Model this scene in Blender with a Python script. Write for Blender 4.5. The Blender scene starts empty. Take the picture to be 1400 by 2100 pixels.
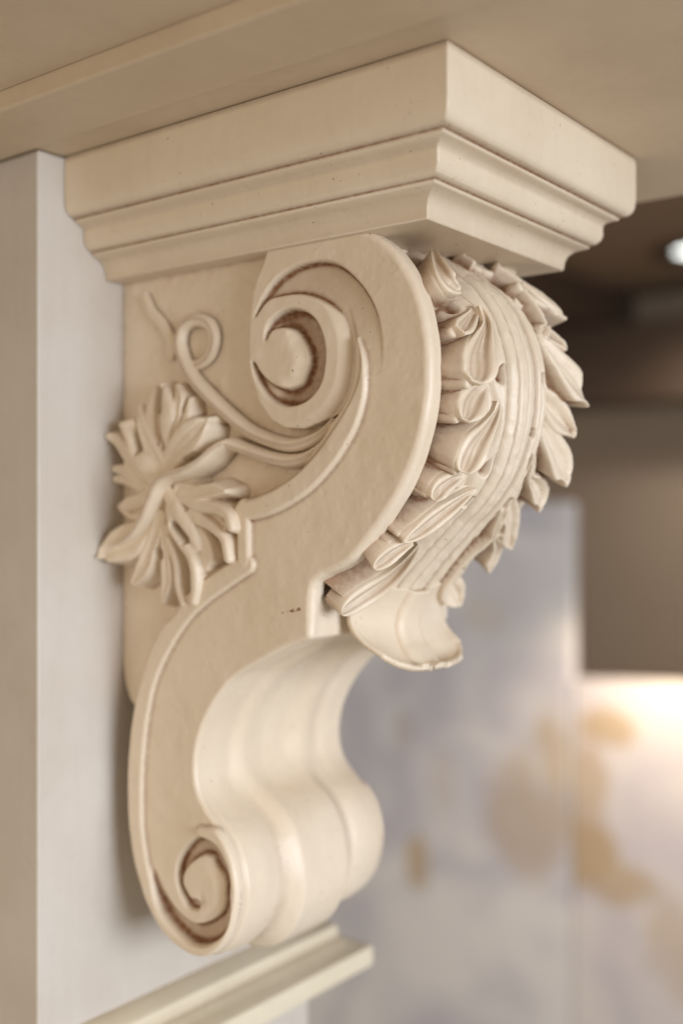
import bpy, math, random
import numpy as np
from math import radians, sin, cos, pi

# ------------------------------------------------------------------ camera
scn = bpy.context.scene
COL = scn.collection
YAW = radians(37.6)
cam = bpy.data.objects.new('camera', bpy.data.cameras.new('camera'))
COL.objects.link(cam)
cam.location = (0.5548, -0.4754, 0.0)
cam.rotation_euler = (radians(90), 0, YAW)
cam.data.sensor_fit = 'VERTICAL'
cam.data.sensor_height = 36.0
cam.data.lens = 36.0 * 2260 / 2100
cam.data.clip_start = 0.02
cam.data.clip_end = 60
cam.data.dof.use_dof = True
cam.data.dof.focus_distance = 0.585
cam.data.dof.aperture_fstop = 2.6
cam.data.dof.aperture_blades = 0
scn.camera = cam

# ------------------------------------------------------------------ world and light
w = bpy.data.worlds.new('World'); scn.world = w; w.use_nodes = True
bg = w.node_tree.nodes['Background']
bg.inputs[0].default_value = (1.0, 0.87, 0.72, 1); bg.inputs[1].default_value = 0.30

def area(name, loc, target, sx, sy, power, col):
    l = bpy.data.lights.new(name, 'AREA'); l.shape = 'RECTANGLE'; l.size = sx; l.size_y = sy
    l.energy = power; l.color = col
    o = bpy.data.objects.new(name, l); COL.objects.link(o); o.location = loc
    from mathutils import Vector
    d = Vector(target) - Vector(loc)
    o.rotation_euler = d.to_track_quat('-Z', 'Y').to_euler()
    return o
area('window_light', (2.3, -0.30, 0.36), (0.15, 0.05, -0.02), 1.2, 1.4, 76, (0.86, 0.915, 1.0))
area('warm_fill', (0.1, -2.4, 0.2), (0.1, 0, 0), 1.6, 1.4, 12, (1.0, 0.78, 0.54))  # unseen warm fill added for the side faces
sp = bpy.data.lights.new('panel_spot', 'SPOT'); sp.energy = 36; sp.color = (1.0, 0.80, 0.58)
sp.spot_size = radians(120); sp.spot_blend = 0.9; sp.shadow_soft_size = 0.05
so = bpy.data.objects.new('panel_spot', sp); COL.objects.link(so)
so.location = (-.50, 2.30, -.10)
from mathutils import Vector
so.rotation_euler = (Vector((-.58, 2.6, -.85)) - Vector(so.location)).to_track_quat('-Z', 'Y').to_euler()

scn.view_settings.view_transform = 'Standard'
scn.view_settings.look = 'None'
scn.view_settings.exposure = 0.31
scn.view_settings.gamma = 1.0
scn.view_settings.use_curve_mapping = False
scn.cycles.max_bounces = 6
scn.cycles.use_denoising = True

# measured outlines of the carving, in millimetres
TR = {
 'BACK': [[41.8,-255.0],[32.2,-244.0],[22.5,-223.5],[18.5,-206.9],[17.2,-191.1],[17.2,-173.7],[19.5,-146.7],[26.4,-120.6],[38.0,-91.9],[49.3,-72.7],[62.3,-62.9],[76.7,-42.9],[89.0,-36.5],[105.5,-28.8],[109.8,-25.8],[110.9,-20.1],[112.1,5.7],[114.4,7.4],[128.2,9.6],[144.8,15.1],[159.7,23.3],[169.8,35.2],[179.2,45.0],[183.9,53.9],[179.2,51.8],[172.1,49.9],[160.1,46.8],[147.8,47.8],[137.7,52.6],[128.8,62.7],[123.6,72.7],[120.9,85.5],[120.7,95.3],[121.6,114.7],[124.9,130.8],[131.3,142.5],[139.4,158.9],[150.4,164.1]],
 'BAND': [[199.3,93.6,1.21],[203.8,83.3,2.0],[204.7,73.4,2.79],[202.1,61.9,4.5],[196.5,50.5,6.26],[189.6,40.8,6.94],[179.2,29.3,7.26],[165.0,17.6,7.2],[147.8,8.5,6.95],[132.6,3.3,6.66],[117.0,0.4,6.24]],
 'BANDV': [[117.9,2.8,5.62],[118.7,-28.4,5.62]],
 'BANDL': [[121.4,-30.6,5.59],[105.1,-38.0,6.74],[85.0,-49.3,6.93],[69.2,-61.0,7.08],[53.4,-78.5,7.23],[40.2,-99.3,6.99],[32.6,-120.0,7.06],[27.6,-145.2,7.11],[25.4,-170.3,7.13],[25.8,-195.0,6.75],[29.0,-212.9,6.35],[34.8,-230.3,5.93],[44.6,-246.5,6.22],[62.0,-259.2,6.43],[85.0,-262.7,6.23],[100.3,-250.3,5.42],[108.2,-234.1,4.02],[110.6,-217.8,3.34],[106.6,-204.2,4.03],[97.1,-193.9,4.77],[82.9,-192.6,3.47]],
 'REC': [[125.5,113.3,0.45,3.0],[133.3,123.0,2.0,5.0],[144.0,128.4,5.46,6.0],[160.1,130.6,8.53,6.0],[178.0,126.9,10.9,5.5],[191.9,117.0,10.68,4.5],[202.1,104.1,10.01,3.0],[207.7,91.0,7.94,1.4],[209.9,78.3,5.93,0.2]],
 'G1': [[133.4,99.4,0.55,5.0],[137.1,106.4,2.43,5.5],[146.6,109.6,4.57,9.0],[156.5,107.8,6.22,9.0],[164.0,101.6,7.64,9.0],[168.9,92.8,7.37,9.0],[169.8,83.4,6.94,9.0],[166.8,74.4,7.39,9.0],[160.1,67.4,5.87,9.0],[149.0,65.1,4.88,9.0],[137.7,69.0,4.19,6.0],[128.8,77.2,2.46,5.5],[123.8,86.3,0.9,7.0]],
 'G2': [[39.9,-222.3,0.79,0.5],[43.7,-232.0,3.14,2.5],[50.3,-243.6,5.06,5.8],[60.4,-251.0,5.37,5.5],[73.1,-255.8,5.88,5.8],[85.5,-254.1,6.3,5.8],[97.7,-245.7,5.83,5.8],[102.8,-236.2,4.78,5.8],[103.2,-225.9,4.05,5.8],[101.8,-216.9,3.92,5.8],[96.4,-209.6,4.97,5.8],[91.6,-203.0,4.85,5.8],[82.0,-201.9,5.37,5.8],[71.8,-208.4,4.69,5.8],[64.7,-217.4,3.51,5.8],[63.2,-226.7,2.52,5.5],[66.6,-233.6,2.89,5.8],[71.3,-238.4,3.33,5.0],[77.2,-238.4,3.15,4.0]],
 'EYE1': [[146.6,88.2]],
 'RINGC': [[160.1,87.0]],
 'EYE2': [[78.5,-228.0]],
 'TA': [[179.4,52.3,1.5,5.0],[172.4,44.7,2.74,7.0],[160.8,39.7,4.03,8.0],[147.0,38.3,4.43,9.0],[130.4,42.3,4.21,9.0],[115.1,48.6,4.31,9.0],[99.4,58.6,4.4,9.0],[83.2,70.7,4.5,9.0],[69.9,82.1,4.58,8.0],[60.6,94.9,4.63,7.0],[57.6,105.7,4.29,7.0],[60.6,114.6,4.27,6.0],[70.4,118.1,4.22,6.0],[81.6,114.8,4.15,6.0],[86.2,106.2,4.12,5.0],[82.5,96.3,4.14,4.0],[73.4,91.2,3.49,3.0],[62.9,91.2,2.83,2.0]],
 'TB': [[179.4,49.9,1.5,5.0],[174.1,39.2,2.73,7.0],[163.2,31.4,4.02,9.0],[149.5,29.0,4.42,10.0],[133.7,31.4,4.2,11.0],[117.3,36.4,3.98,12.0],[107.1,39.6,4.38,14.0],[103.8,39.9,4.07,16.0],[98.0,36.7,4.12,19.0],[90.0,30.1,4.18,22.0],[79.0,25.1,4.25,24.0],[64.8,22.0,4.34,25.0],[56.6,17.2,4.39,25.0],[50.1,8.1,4.05,24.0],[41.9,-4.2,3.72,23.0],[29.5,-15.3,3.02,22.0],[15.7,-21.1,1.92,21.0]],
 'TC': [[46.9,95.6,3.25,2.0],[48.1,107.1,3.97,2.4],[40.1,118.6,4.01,2.4],[30.3,127.4,4.06,2.4],[23.4,139.2,3.35,1.8]],
 'VINE': [[[[53.0,26.7,3.71,12.0],[42.8,44.1,3.76,13.0],[38.3,61.6,3.98,11.0],[40.7,76.5,1.89,9.0]],-1.5],[[[53.0,29.8,3.71,12.0],[56.2,49.6,4.61,15.0],[56.8,63.5,4.79,14.0],[49.1,78.9,1.31,11.0]],-2.0],[[[53.0,28.3,3.71,12.0],[60.7,51.0,3.67,13.0],[64.5,67.0,3.84,12.0],[59.8,77.6,1.66,9.0]],1.2],[[[55.2,29.0,3.7,12.0],[70.5,55.2,2.72,12.0],[71.7,69.0,1.45,10.0]],-1.0],[[[55.1,27.4,4.62,13.0],[69.2,39.0,8.59,17.0],[80.9,46.1,9.34,18.0],[89.4,52.5,5.28,17.0],[92.1,55.4,1.23,15.0]],2.0],[[[50.6,25.2,6.51,14.0],[42.7,39.3,5.63,15.0],[33.6,53.8,3.8,14.0],[28.5,65.3,1.92,11.0]],1.2],[[[47.2,22.1,7.46,15.0],[40.3,29.2,6.58,17.0],[35.8,31.7,5.68,17.0]],-4.0],[[[37.0,27.8,3.78,15.0],[27.7,36.6,2.87,16.0],[23.0,47.9,2.5,16.0],[16.6,55.4,2.33,15.0]],-1.5],[[[16.6,55.4,2.14,15.0],[24.3,55.8,2.31,14.0],[24.4,51.2,2.12,12.0]],-1.0],[[[42.8,16.8,4.7,13.0],[31.3,24.0,4.77,14.0],[20.7,35.4,4.06,14.0],[10.1,45.4,3.73,13.0],[3.0,48.7,2.19,15.2]],2.0],[[[31.4,16.2,3.82,11.0],[13.8,26.1,3.42,10.0],[3.0,28.0,2.39,10.0]],1.0],[[[32.6,14.6,3.34,11.0],[13.9,19.7,2.94,8.0],[3.0,21.5,2.39,9.0]],1.0],[[[42.8,11.3,4.7,13.0],[32.4,7.5,4.29,14.0],[20.7,5.2,3.87,14.0],[12.5,3.6,1.96,13.0]],1.5],[[[12.5,2.0,1.76,12.0],[22.0,-2.7,1.93,12.0],[33.7,-2.7,2.47,12.0]],-1.0],[[[38.2,-9.0,4.72,14.0],[27.7,-16.9,10.52,17.0],[14.6,-21.8,9.72,19.0],[5.0,-26.7,5.9,20.0],[3.0,-28.3,1.39,23.9]],2.2],[[[50.6,-3.4,4.65,14.0],[42.7,-22.9,5.16,15.0],[36.9,-34.7,6.14,16.0],[27.7,-43.7,2.68,15.0]],2.5],[[[55.1,-11.1,3.7,14.0],[56.2,-27.2,3.69,15.0],[56.2,-41.9,4.43,14.0],[50.2,-56.2,1.3,12.0]],1.5],[[[58.4,-16.5,2.39,15.0],[64.9,-30.1,2.19,15.0],[66.1,-45.3,2.18,14.0],[70.4,-55.0,2.35,14.0]],-1.5],[[[61.6,1.9,3.66,16.0],[64.9,-10.2,3.27,17.0],[73.5,-20.0,3.06,17.0],[81.5,-29.6,2.85,17.0],[82.6,-43.0,3.02,16.0],[80.0,-53.7,2.5,15.0]],-2.0],[[[63.1,-22.7,2.75,8.0],[65.3,-45.7,3.66,8.0]],1.0],[[[58.4,11.2,4.6,15.0],[69.2,-1.1,4.16,17.0],[77.8,-10.1,3.93,16.0],[82.2,-20.6,3.03,14.0]],-2.0],[[[75.8,-5.6,3.59,13.0],[85.4,-16.1,3.99,12.0],[88.6,-26.5,5.3,12.0],[87.5,-32.6,3.1,12.0]],-1.0],[[[77.9,-1.9,3.58,15.0],[95.6,-8.5,2.79,16.0],[105.8,-15.7,2.58,16.0],[109.4,-27.4,2.4,16.0]],-1.5],[[[67.1,14.1,3.63,15.0],[83.1,11.6,4.44,16.0],[96.6,13.0,4.18,17.0],[107.8,12.1,1.54,17.0]],1.5],[[[69.3,9.5,3.26,15.0],[85.2,4.1,3.54,16.0],[100.7,1.9,2.94,17.0],[110.8,-2.5,2.73,18.0],[113.8,-9.0,2.55,18.0]],-1.5],[[[75.8,1.9,3.59,13.0],[92.7,-4.1,5.27,13.0],[103.9,-8.4,3.45,14.0]],2.0]],
 'VWEB': [[[[49.2,53.4,9.35,8.5],[49.2,31.6,14.01,9.5],[41.3,12.2,14.16,9.5],[31.4,-9.8,11.46,11.0]],-1.0],[[[61.9,15.8,8.26,10.0],[79.2,4.2,9.86,10.0],[86.7,-4.1,7.99,9.0]],-1.0],[[[91.9,1.9,5.29,8.0],[100.4,-14.5,5.24,5.0],[100.5,-26.5,4.37,4.0]],-1.0],[[[55.3,-3.4,12.04,10.0],[54.8,-22.8,11.13,9.5]],-1.0],[[[27.4,27.4,8.65,9.5],[19.2,32.4,6.8,9.5]],-1.0]],
 'VHOLE': [[[30.1,44.5,1.72],[33.0,38.1,2.28]],[[74.1,30.6,1.98],[83.2,33.4,1.95]],[[66.0,-8.0,2.36],[74.7,-17.0,2.16]],[[50.0,-25.1,3.16],[50.6,-27.4,2.79]],[[83.2,18.4,1.6],[94.7,19.3,1.4]],[[70.9,-33.7,1.26],[73.1,-48.8,1.62]],[[50.0,80.8,0.65],[50.6,62.2,0.84],[53.9,38.9,0.92]],[[71.4,73.2,1.26],[68.4,62.0,0.82]]],
 'LN': [[[[43.0,73.1,5.6,-5.0],[36.9,60.9,7.3,-9.0],[45.3,35.0,6.7,-11.0],[38.7,20.4,7.4,-11.0]],0.5],[[[47.3,42.1,4.9,-5.0],[57.7,34.9,6.5,-5.0],[69.3,28.4,6.8,-3.0],[79.5,20.4,5.7,-1.0]],4.0],[[[66.3,45.4,3.6,-2.0],[72.2,39.5,2.8,-3.0],[80.5,26.6,2.9,-2.0],[83.6,15.5,2.5,-2.0]],-1.0],[[[78.3,51.9,4.2,-4.0],[88.7,40.6,7.9,-7.0],[100.6,23.4,7.2,-3.0]],4.5],[[[92.5,35.5,3.2,-1.0],[100.1,43.4,5.7,-1.0],[114.0,32.5,9.3,1.0],[125.6,18.1,10.4,4.0],[130.8,12.5,7.7,5.0]],2.6],[[[120.1,48.0,3.6,-1.0],[134.7,42.9,7.0,-3.0],[144.3,28.1,9.6,-2.0],[149.9,16.7,7.2,0.0]],3.6],[[[134.1,49.2,3.1,0.0],[149.4,45.2,5.8,-1.0],[161.5,33.1,8.5,1.0],[172.0,20.8,9.7,4.0],[175.8,17.7,7.7,5.0]],2.4],[[[184.7,39.6,3.1,-2.0],[188.7,29.5,6.0,-4.0],[195.0,19.7,7.4,-3.0],[199.3,17.8,5.4,-3.0]],2.8],[[[190.9,49.3,3.0,0.0],[202.9,45.8,5.4,-2.0],[214.0,35.0,7.5,-3.0],[224.5,26.2,7.1,-4.0],[230.0,18.0,4.2,-4.0]],2.2],[[[228.7,38.7,2.2,-2.0],[236.1,28.4,4.4,-4.0],[245.4,20.9,6.7,-5.0],[252.0,15.9,5.0,-5.0]],1.8],[[[229.1,44.2,2.5,-1.0],[246.7,43.9,4.4,-4.0],[260.4,40.9,6.3,-5.0],[273.0,36.4,8.1,-6.0],[279.6,24.9,7.3,-6.0],[281.6,19.4,5.2,-6.0]],2.2]],
 'LEDGE': [[[105.2,32.5,3.7,-12.0],[104.3,14.6,2.7,-17.0]],[[136.7,29.5,3.1,-12.0],[137.4,13.3,2.6,-18.0]],[[153.1,26.2,2.6,-12.0],[155.5,15.0,2.4,-18.0]],[[182.7,32.7,2.7,-12.0],[183.8,16.0,2.4,-18.0]],[[207.8,31.7,2.9,-12.0],[204.7,15.9,2.5,-18.0]],[[238.1,28.4,3.1,-12.0],[235.9,19.3,2.8,-18.0]],[[79.7,25.0,5.4,-10.0],[86.3,15.2,4.0,-16.0]]],
 'LHOLE': [[[84.0,29.1,3.6,0.0],[87.5,30.2,3.8,0.0]],[[124.3,49.2,2.4,0.0],[129.4,47.4,2.8,0.0]],[[154.2,61.8,0.8,0.0],[157.6,61.0,0.8,0.0]],[[170.1,52.7,1.2,0.0],[180.9,48.5,2.9,0.0]],[[198.6,51.4,1.3,0.0],[204.6,51.0,1.2,0.0]],[[218.1,41.4,1.3,0.0],[222.5,39.4,2.1,0.0]],[[259.8,36.7,1.4,0.0],[267.6,39.8,1.7,0.0]]],
 'PADS': [[[39.0,42.4,1.79,-9.0],[60.4,21.8,3.33,-5.0],[73.6,13.1,5.12,-2.0],[80.9,13.7,5.38,-1.0],[83.5,19.1,4.1,-1.0],[84.4,24.0,2.05,-1.0]],[[88.2,42.1,1.54,-5.0],[95.2,34.9,3.84,-5.0],[103.0,23.0,5.89,-4.0],[106.5,17.1,3.84,-4.0]],[[90.1,37.9,1.02,-1.0],[96.7,38.6,1.92,0.0],[102.6,37.5,3.07,1.0],[111.6,29.5,6.4,2.0],[120.1,22.4,9.47,3.0],[126.6,19.2,10.5,4.0],[132.3,16.6,8.45,5.0],[136.1,14.7,2.82,5.0]],[[135.4,34.1,2.56,0.0],[139.7,27.2,7.42,0.0],[145.8,21.4,9.22,0.0],[151.0,17.0,7.17,1.0],[155.6,14.4,2.56,1.0]],[[142.7,43.0,1.28,3.0],[150.3,41.2,2.56,3.0],[159.4,33.1,5.38,4.0],[166.4,25.3,7.94,5.0],[173.4,21.8,8.19,5.0],[179.2,20.6,6.14,5.0],[182.4,20.3,2.3,5.0]],[[184.5,33.3,1.79,-1.0],[188.3,24.5,4.35,-1.0],[193.4,16.4,5.63,-1.0],[197.8,14.0,4.35,-1.0],[201.0,12.9,1.54,-1.0]],[[192.5,48.2,1.02,1.0],[197.5,39.7,2.82,1.0],[206.3,31.6,4.86,0.0],[214.7,22.6,5.38,0.0],[224.1,16.5,3.84,-1.0],[228.7,10.0,1.28,-1.0]],[[229.7,20.8,1.28,-1.0],[234.0,15.7,3.84,-2.0],[239.6,9.9,5.12,-2.0],[245.7,6.1,4.35,-2.0],[250.1,3.2,1.54,-2.0]],[[228.9,24.7,0.77,0.0],[243.8,29.1,2.56,-1.0],[259.6,30.3,4.86,-2.0],[270.6,24.7,6.4,-3.0],[277.7,15.6,6.14,-3.0],[282.7,8.6,3.58,-3.0],[283.8,6.6,1.28,-3.0]]],
 'FRONT': [[164.46,166.13],[166.19,165.64],[167.92,165.16],[169.66,164.67],[171.39,164.18],[173.12,163.7],[174.85,163.21],[176.58,162.71],[178.31,162.21],[180.04,161.7],[181.76,161.17],[183.47,160.62],[185.18,160.04],[186.87,159.42],[188.55,158.77],[190.21,158.09],[191.87,157.38],[193.51,156.65],[195.15,155.9],[196.78,155.15],[198.41,154.38],[200.04,153.61],[201.66,152.82],[203.27,152.02],[204.87,151.21],[206.47,150.37],[208.04,149.5],[209.61,148.61],[211.15,147.68],[212.66,146.71],[214.16,145.71],[215.63,144.67],[217.07,143.59],[218.48,142.47],[219.85,141.3],[221.17,140.09],[222.46,138.82],[223.7,137.52],[224.91,136.19],[226.09,134.83],[227.23,133.44],[228.34,132.02],[229.42,130.58],[230.46,129.11],[231.47,127.62],[232.44,126.1],[233.37,124.57],[234.28,123.01],[235.16,121.44],[236.0,119.85],[236.81,118.24],[237.57,116.61],[238.3,114.96],[238.98,113.3],[239.62,111.62],[240.23,109.92],[240.8,108.21],[241.34,106.5],[241.86,104.77],[242.34,103.04],[242.81,101.3],[243.24,99.55],[243.64,97.8],[244.01,96.04],[244.35,94.27],[244.67,92.5],[244.97,90.72],[245.24,88.94],[245.48,87.16],[245.69,85.37],[245.87,83.58],[246.01,81.79],[246.11,79.99],[246.19,78.19],[246.23,76.39],[246.24,74.59],[246.23,72.79],[246.2,70.99],[246.14,69.19],[246.05,67.39],[245.94,65.6],[245.79,63.8],[245.63,62.01],[245.44,60.22],[245.23,58.43],[245.0,56.65],[244.74,54.87],[244.47,53.09],[244.15,51.32],[243.81,49.55],[243.43,47.79],[243.01,46.04],[242.55,44.3],[242.07,42.56],[241.57,40.83],[241.05,39.11],[240.5,37.4],[239.93,35.69],[239.34,33.99],[238.71,32.3],[238.06,30.63],[237.37,28.96],[236.65,27.31],[235.9,25.67],[235.14,24.05],[234.36,22.42],[233.56,20.81],[232.74,19.21],[231.9,17.62],[231.03,16.04],[230.12,14.48],[229.19,12.95],[228.22,11.43],[227.21,9.94],[226.18,8.46],[225.13,7.0],[224.06,5.55],[222.98,4.11],[221.89,2.68],[220.79,1.26],[219.68,-0.16],[218.56,-1.57],[217.42,-2.96],[216.26,-4.34],[215.09,-5.71],[213.91,-7.07],[212.72,-8.42],[211.52,-9.76],[210.31,-11.1],[209.1,-12.43],[207.89,-13.75],[206.67,-15.08],[205.44,-16.39],[204.2,-17.7],[202.96,-19.0],[201.71,-20.3],[200.46,-21.59],[199.2,-22.88],[197.93,-24.15],[196.65,-25.42],[195.28,-26.58],[193.75,-27.52],[192.21,-28.45],[190.65,-29.36],[189.05,-30.18],[187.4,-30.9],[185.73,-31.57],[184.05,-32.21],[182.36,-32.83],[180.66,-33.43],[178.96,-34.03],[177.27,-34.63],[175.67,-35.44],[174.13,-36.38],[172.59,-37.32],[171.09,-38.3],[169.85,-39.59],[168.92,-41.13],[168.27,-42.81],[168.03,-44.59],[167.89,-46.38],[167.75,-48.18],[167.62,-49.97],[167.51,-51.77],[167.44,-53.57],[167.39,-55.37],[167.33,-57.17],[167.28,-58.96],[167.23,-60.76],[167.17,-62.56],[167.12,-64.36],[167.04,-66.16],[166.95,-67.96],[166.73,-69.74],[165.64,-71.09],[163.98,-71.76],[162.27,-72.34],[160.56,-72.91],[158.86,-73.48],[157.15,-74.05],[155.44,-74.62],[153.74,-75.19],[152.03,-75.78],[150.33,-76.37],[148.65,-77.01],[147.01,-77.74],[145.37,-78.5],[143.74,-79.27],[142.12,-80.03],[140.49,-80.81],[138.87,-81.59],[137.25,-82.37],[135.63,-83.16],[134.01,-83.95],[132.39,-84.74],[130.78,-85.53],[129.17,-86.33],[127.56,-87.14],[125.95,-87.95],[124.35,-88.77],[122.75,-89.59],[121.15,-90.42],[119.55,-91.25],[117.96,-92.08],[116.37,-92.93],[114.79,-93.79],[113.23,-94.68],[111.68,-95.61],[110.17,-96.59],[108.7,-97.63],[107.28,-98.74],[105.91,-99.9],[104.58,-101.11],[103.28,-102.36],[102.02,-103.64],[100.77,-104.93],[99.53,-106.24],[98.31,-107.56],[97.09,-108.89],[95.9,-110.24],[94.72,-111.6],[93.58,-112.99],[92.46,-114.4],[91.38,-115.84],[90.32,-117.3],[89.3,-118.78],[88.29,-120.27],[87.31,-121.78],[86.34,-123.3],[85.4,-124.83],[84.49,-126.38],[83.62,-127.96],[82.79,-129.56],[82.02,-131.18],[81.3,-132.83],[80.62,-134.5],[80.0,-136.19],[79.41,-137.89],[78.85,-139.6],[78.34,-141.33],[77.88,-143.07],[77.46,-144.82],[77.11,-146.58],[76.83,-148.36],[76.6,-150.15],[76.45,-151.94],[76.35,-153.74],[76.33,-155.54],[76.38,-157.34],[76.5,-159.13],[76.7,-160.92],[76.99,-162.7],[77.36,-164.46],[77.83,-166.2],[78.39,-167.91],[79.05,-169.58],[79.83,-171.2],[80.71,-172.77],[81.7,-174.27],[82.77,-175.72],[83.92,-177.1],[85.15,-178.42],[86.43,-179.69],[87.76,-180.9],[89.13,-182.07],[90.53,-183.2],[91.94,-184.31],[93.36,-185.42],[94.77,-186.54],[96.17,-187.68],[97.53,-188.85],[98.87,-190.06],[100.16,-191.31],[101.4,-192.62],[102.58,-193.97],[103.7,-195.38],[104.77,-196.83],[105.77,-198.33],[106.7,-199.86],[107.57,-201.44],[108.37,-203.05],[109.1,-204.7],[109.77,-206.37],[110.39,-208.06],[110.94,-209.77],[111.44,-211.5],[111.88,-213.25],[112.27,-215.01],[112.59,-216.78],[112.84,-218.56],[113.03,-220.35],[113.14,-222.14],[113.17,-223.94],[113.12,-225.74],[112.99,-227.54],[112.79,-229.33],[112.53,-231.11],[112.22,-232.88],[111.85,-234.64],[111.43,-236.39],[110.95,-238.13],[110.4,-239.84],[109.79,-241.53],[109.12,-243.21],[108.4,-244.86],[107.64,-246.48],[106.83,-248.09],[105.97,-249.68],[105.07,-251.23],[104.12,-252.76],[103.11,-254.25],[102.05,-255.7],[100.93,-257.11],[99.74,-258.47],[98.5,-259.76],[97.17,-260.99],[95.78,-262.12],[94.31,-263.16],[92.77,-264.1],[91.18,-264.94],[89.55,-265.7],[87.88,-266.38],[86.19,-266.98],[84.46,-267.49],[82.71,-267.9],[80.94,-268.21],[79.15,-268.4],[77.35,-268.49],[75.55,-268.49],[73.75,-268.4],[71.96,-268.23],[70.18,-267.98],[68.41,-267.66],[66.65,-267.27],[64.91,-266.82],[63.17,-266.33],[61.45,-265.82],[59.73,-265.28],[58.02,-264.72],[57.45,-264.54]],
 'CARR': [[191.24,172.33],[194.58,170.99],[197.9,169.59],[201.19,168.13],[204.45,166.6],[207.67,165.0],[210.85,163.31],[213.98,161.53],[217.05,159.65],[220.05,157.67],[222.98,155.57],[225.81,153.35],[228.55,151.02],[231.19,148.56],[233.71,146.0],[236.12,143.32],[238.41,140.54],[240.58,137.67],[242.63,134.71],[244.56,131.67],[246.37,128.56],[248.05,125.38],[249.61,122.14],[251.06,118.84],[252.38,115.49],[253.59,112.1],[254.68,108.67],[255.66,105.21],[256.53,101.71],[257.3,98.2],[257.96,94.66],[258.51,91.1],[258.96,87.53],[259.3,83.94],[259.54,80.35],[259.68,76.76],[259.72,73.16],[259.65,69.56],[259.49,65.96],[259.23,62.37],[258.88,58.79],[258.42,55.22],[257.87,51.66],[257.22,48.12],[256.47,44.6],[255.62,41.1],[254.67,37.63],[253.62,34.18],[252.48,30.77],[251.24,27.39],[249.9,24.05],[248.48,20.74],[246.96,17.48],[245.35,14.26],[243.64,11.09],[241.86,7.96],[239.98,4.89],[238.03,1.87],[236.0,-1.11],[233.9,-4.03],[231.74,-6.91],[229.53,-9.75],[227.26,-12.55],[224.94,-15.3],[222.59,-18.02],[220.19,-20.71],[217.74,-23.35],[215.24,-25.94],[212.7,-28.49],[210.13,-31.01],[207.53,-33.5],[204.95,-36.01],[202.41,-38.56],[199.9,-41.14],[197.42,-43.76],[194.98,-46.4],[192.58,-49.08],[190.26,-51.84],[188.12,-54.73],[186.24,-57.8],[184.75,-61.07],[183.72,-64.52],[183.23,-68.08],[183.32,-71.67],[184.02,-75.2],[185.3,-78.56],[187.15,-81.64],[189.51,-84.36],[192.29,-86.63],[195.4,-88.43],[198.75,-89.75],[202.25,-90.57],[205.83,-90.92],[209.43,-90.8],[212.98,-90.22],[216.43,-89.2],[219.73,-87.77],[222.86,-85.99],[225.32,-84.28]],
}

W = 145.0            # corbel width in mm

# ------------------------------------------------------------------ materials
def srgb(r, g, b):
    f = lambda c: (c / 12.92 if c <= .04045 else ((c + .055) / 1.055) ** 2.4)
    return (f(r / 255), f(g / 255), f(b / 255), 1)

def N(nt, typ, **kw):
    n = nt.nodes.new(typ)
    for k, v in kw.items(): setattr(n, k, v)
    return n

def ramp(nt, fac, stops):
    r = N(nt, 'ShaderNodeValToRGB'); nt.links.new(fac, r.inputs[0])
    e = r.color_ramp.elements
    while len(e) < len(stops): e.new(0.5)
    for k, (p, c) in enumerate(stops): e[k].position = p; e[k].color = c
    return r.outputs[0]

def noise(nt, vec, scale, detail=4, rough=.5, dist=0):
    n = N(nt, 'ShaderNodeTexNoise'); n.inputs['Scale'].default_value = scale
    n.inputs['Detail'].default_value = detail; n.inputs['Roughness'].default_value = rough
    n.inputs['Distortion'].default_value = dist
    nt.links.new(vec, n.inputs['Vector']); return n.outputs['Fac']

def math_(nt, op, a, b=None, clamp=False):
    m = N(nt, 'ShaderNodeMath', operation=op); m.use_clamp = clamp
    for i, v in enumerate((a, b)):
        if v is None: continue
        if isinstance(v, (int, float)): m.inputs[i].default_value = v
        else: nt.links.new(v, m.inputs[i])
    return m.outputs[0]

def mix(nt, fac, a, b, blend='MIX'):
    m = N(nt, 'ShaderNodeMix', data_type='RGBA', blend_type=blend)
    if isinstance(fac, (int, float)): m.inputs[0].default_value = fac
    else: nt.links.new(fac, m.inputs[0])
    for s, v in ((6, a), (7, b)):
        if isinstance(v, tuple): m.inputs[s].default_value = v
        else: nt.links.new(v, m.inputs[s])
    return m.outputs[2]

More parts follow.
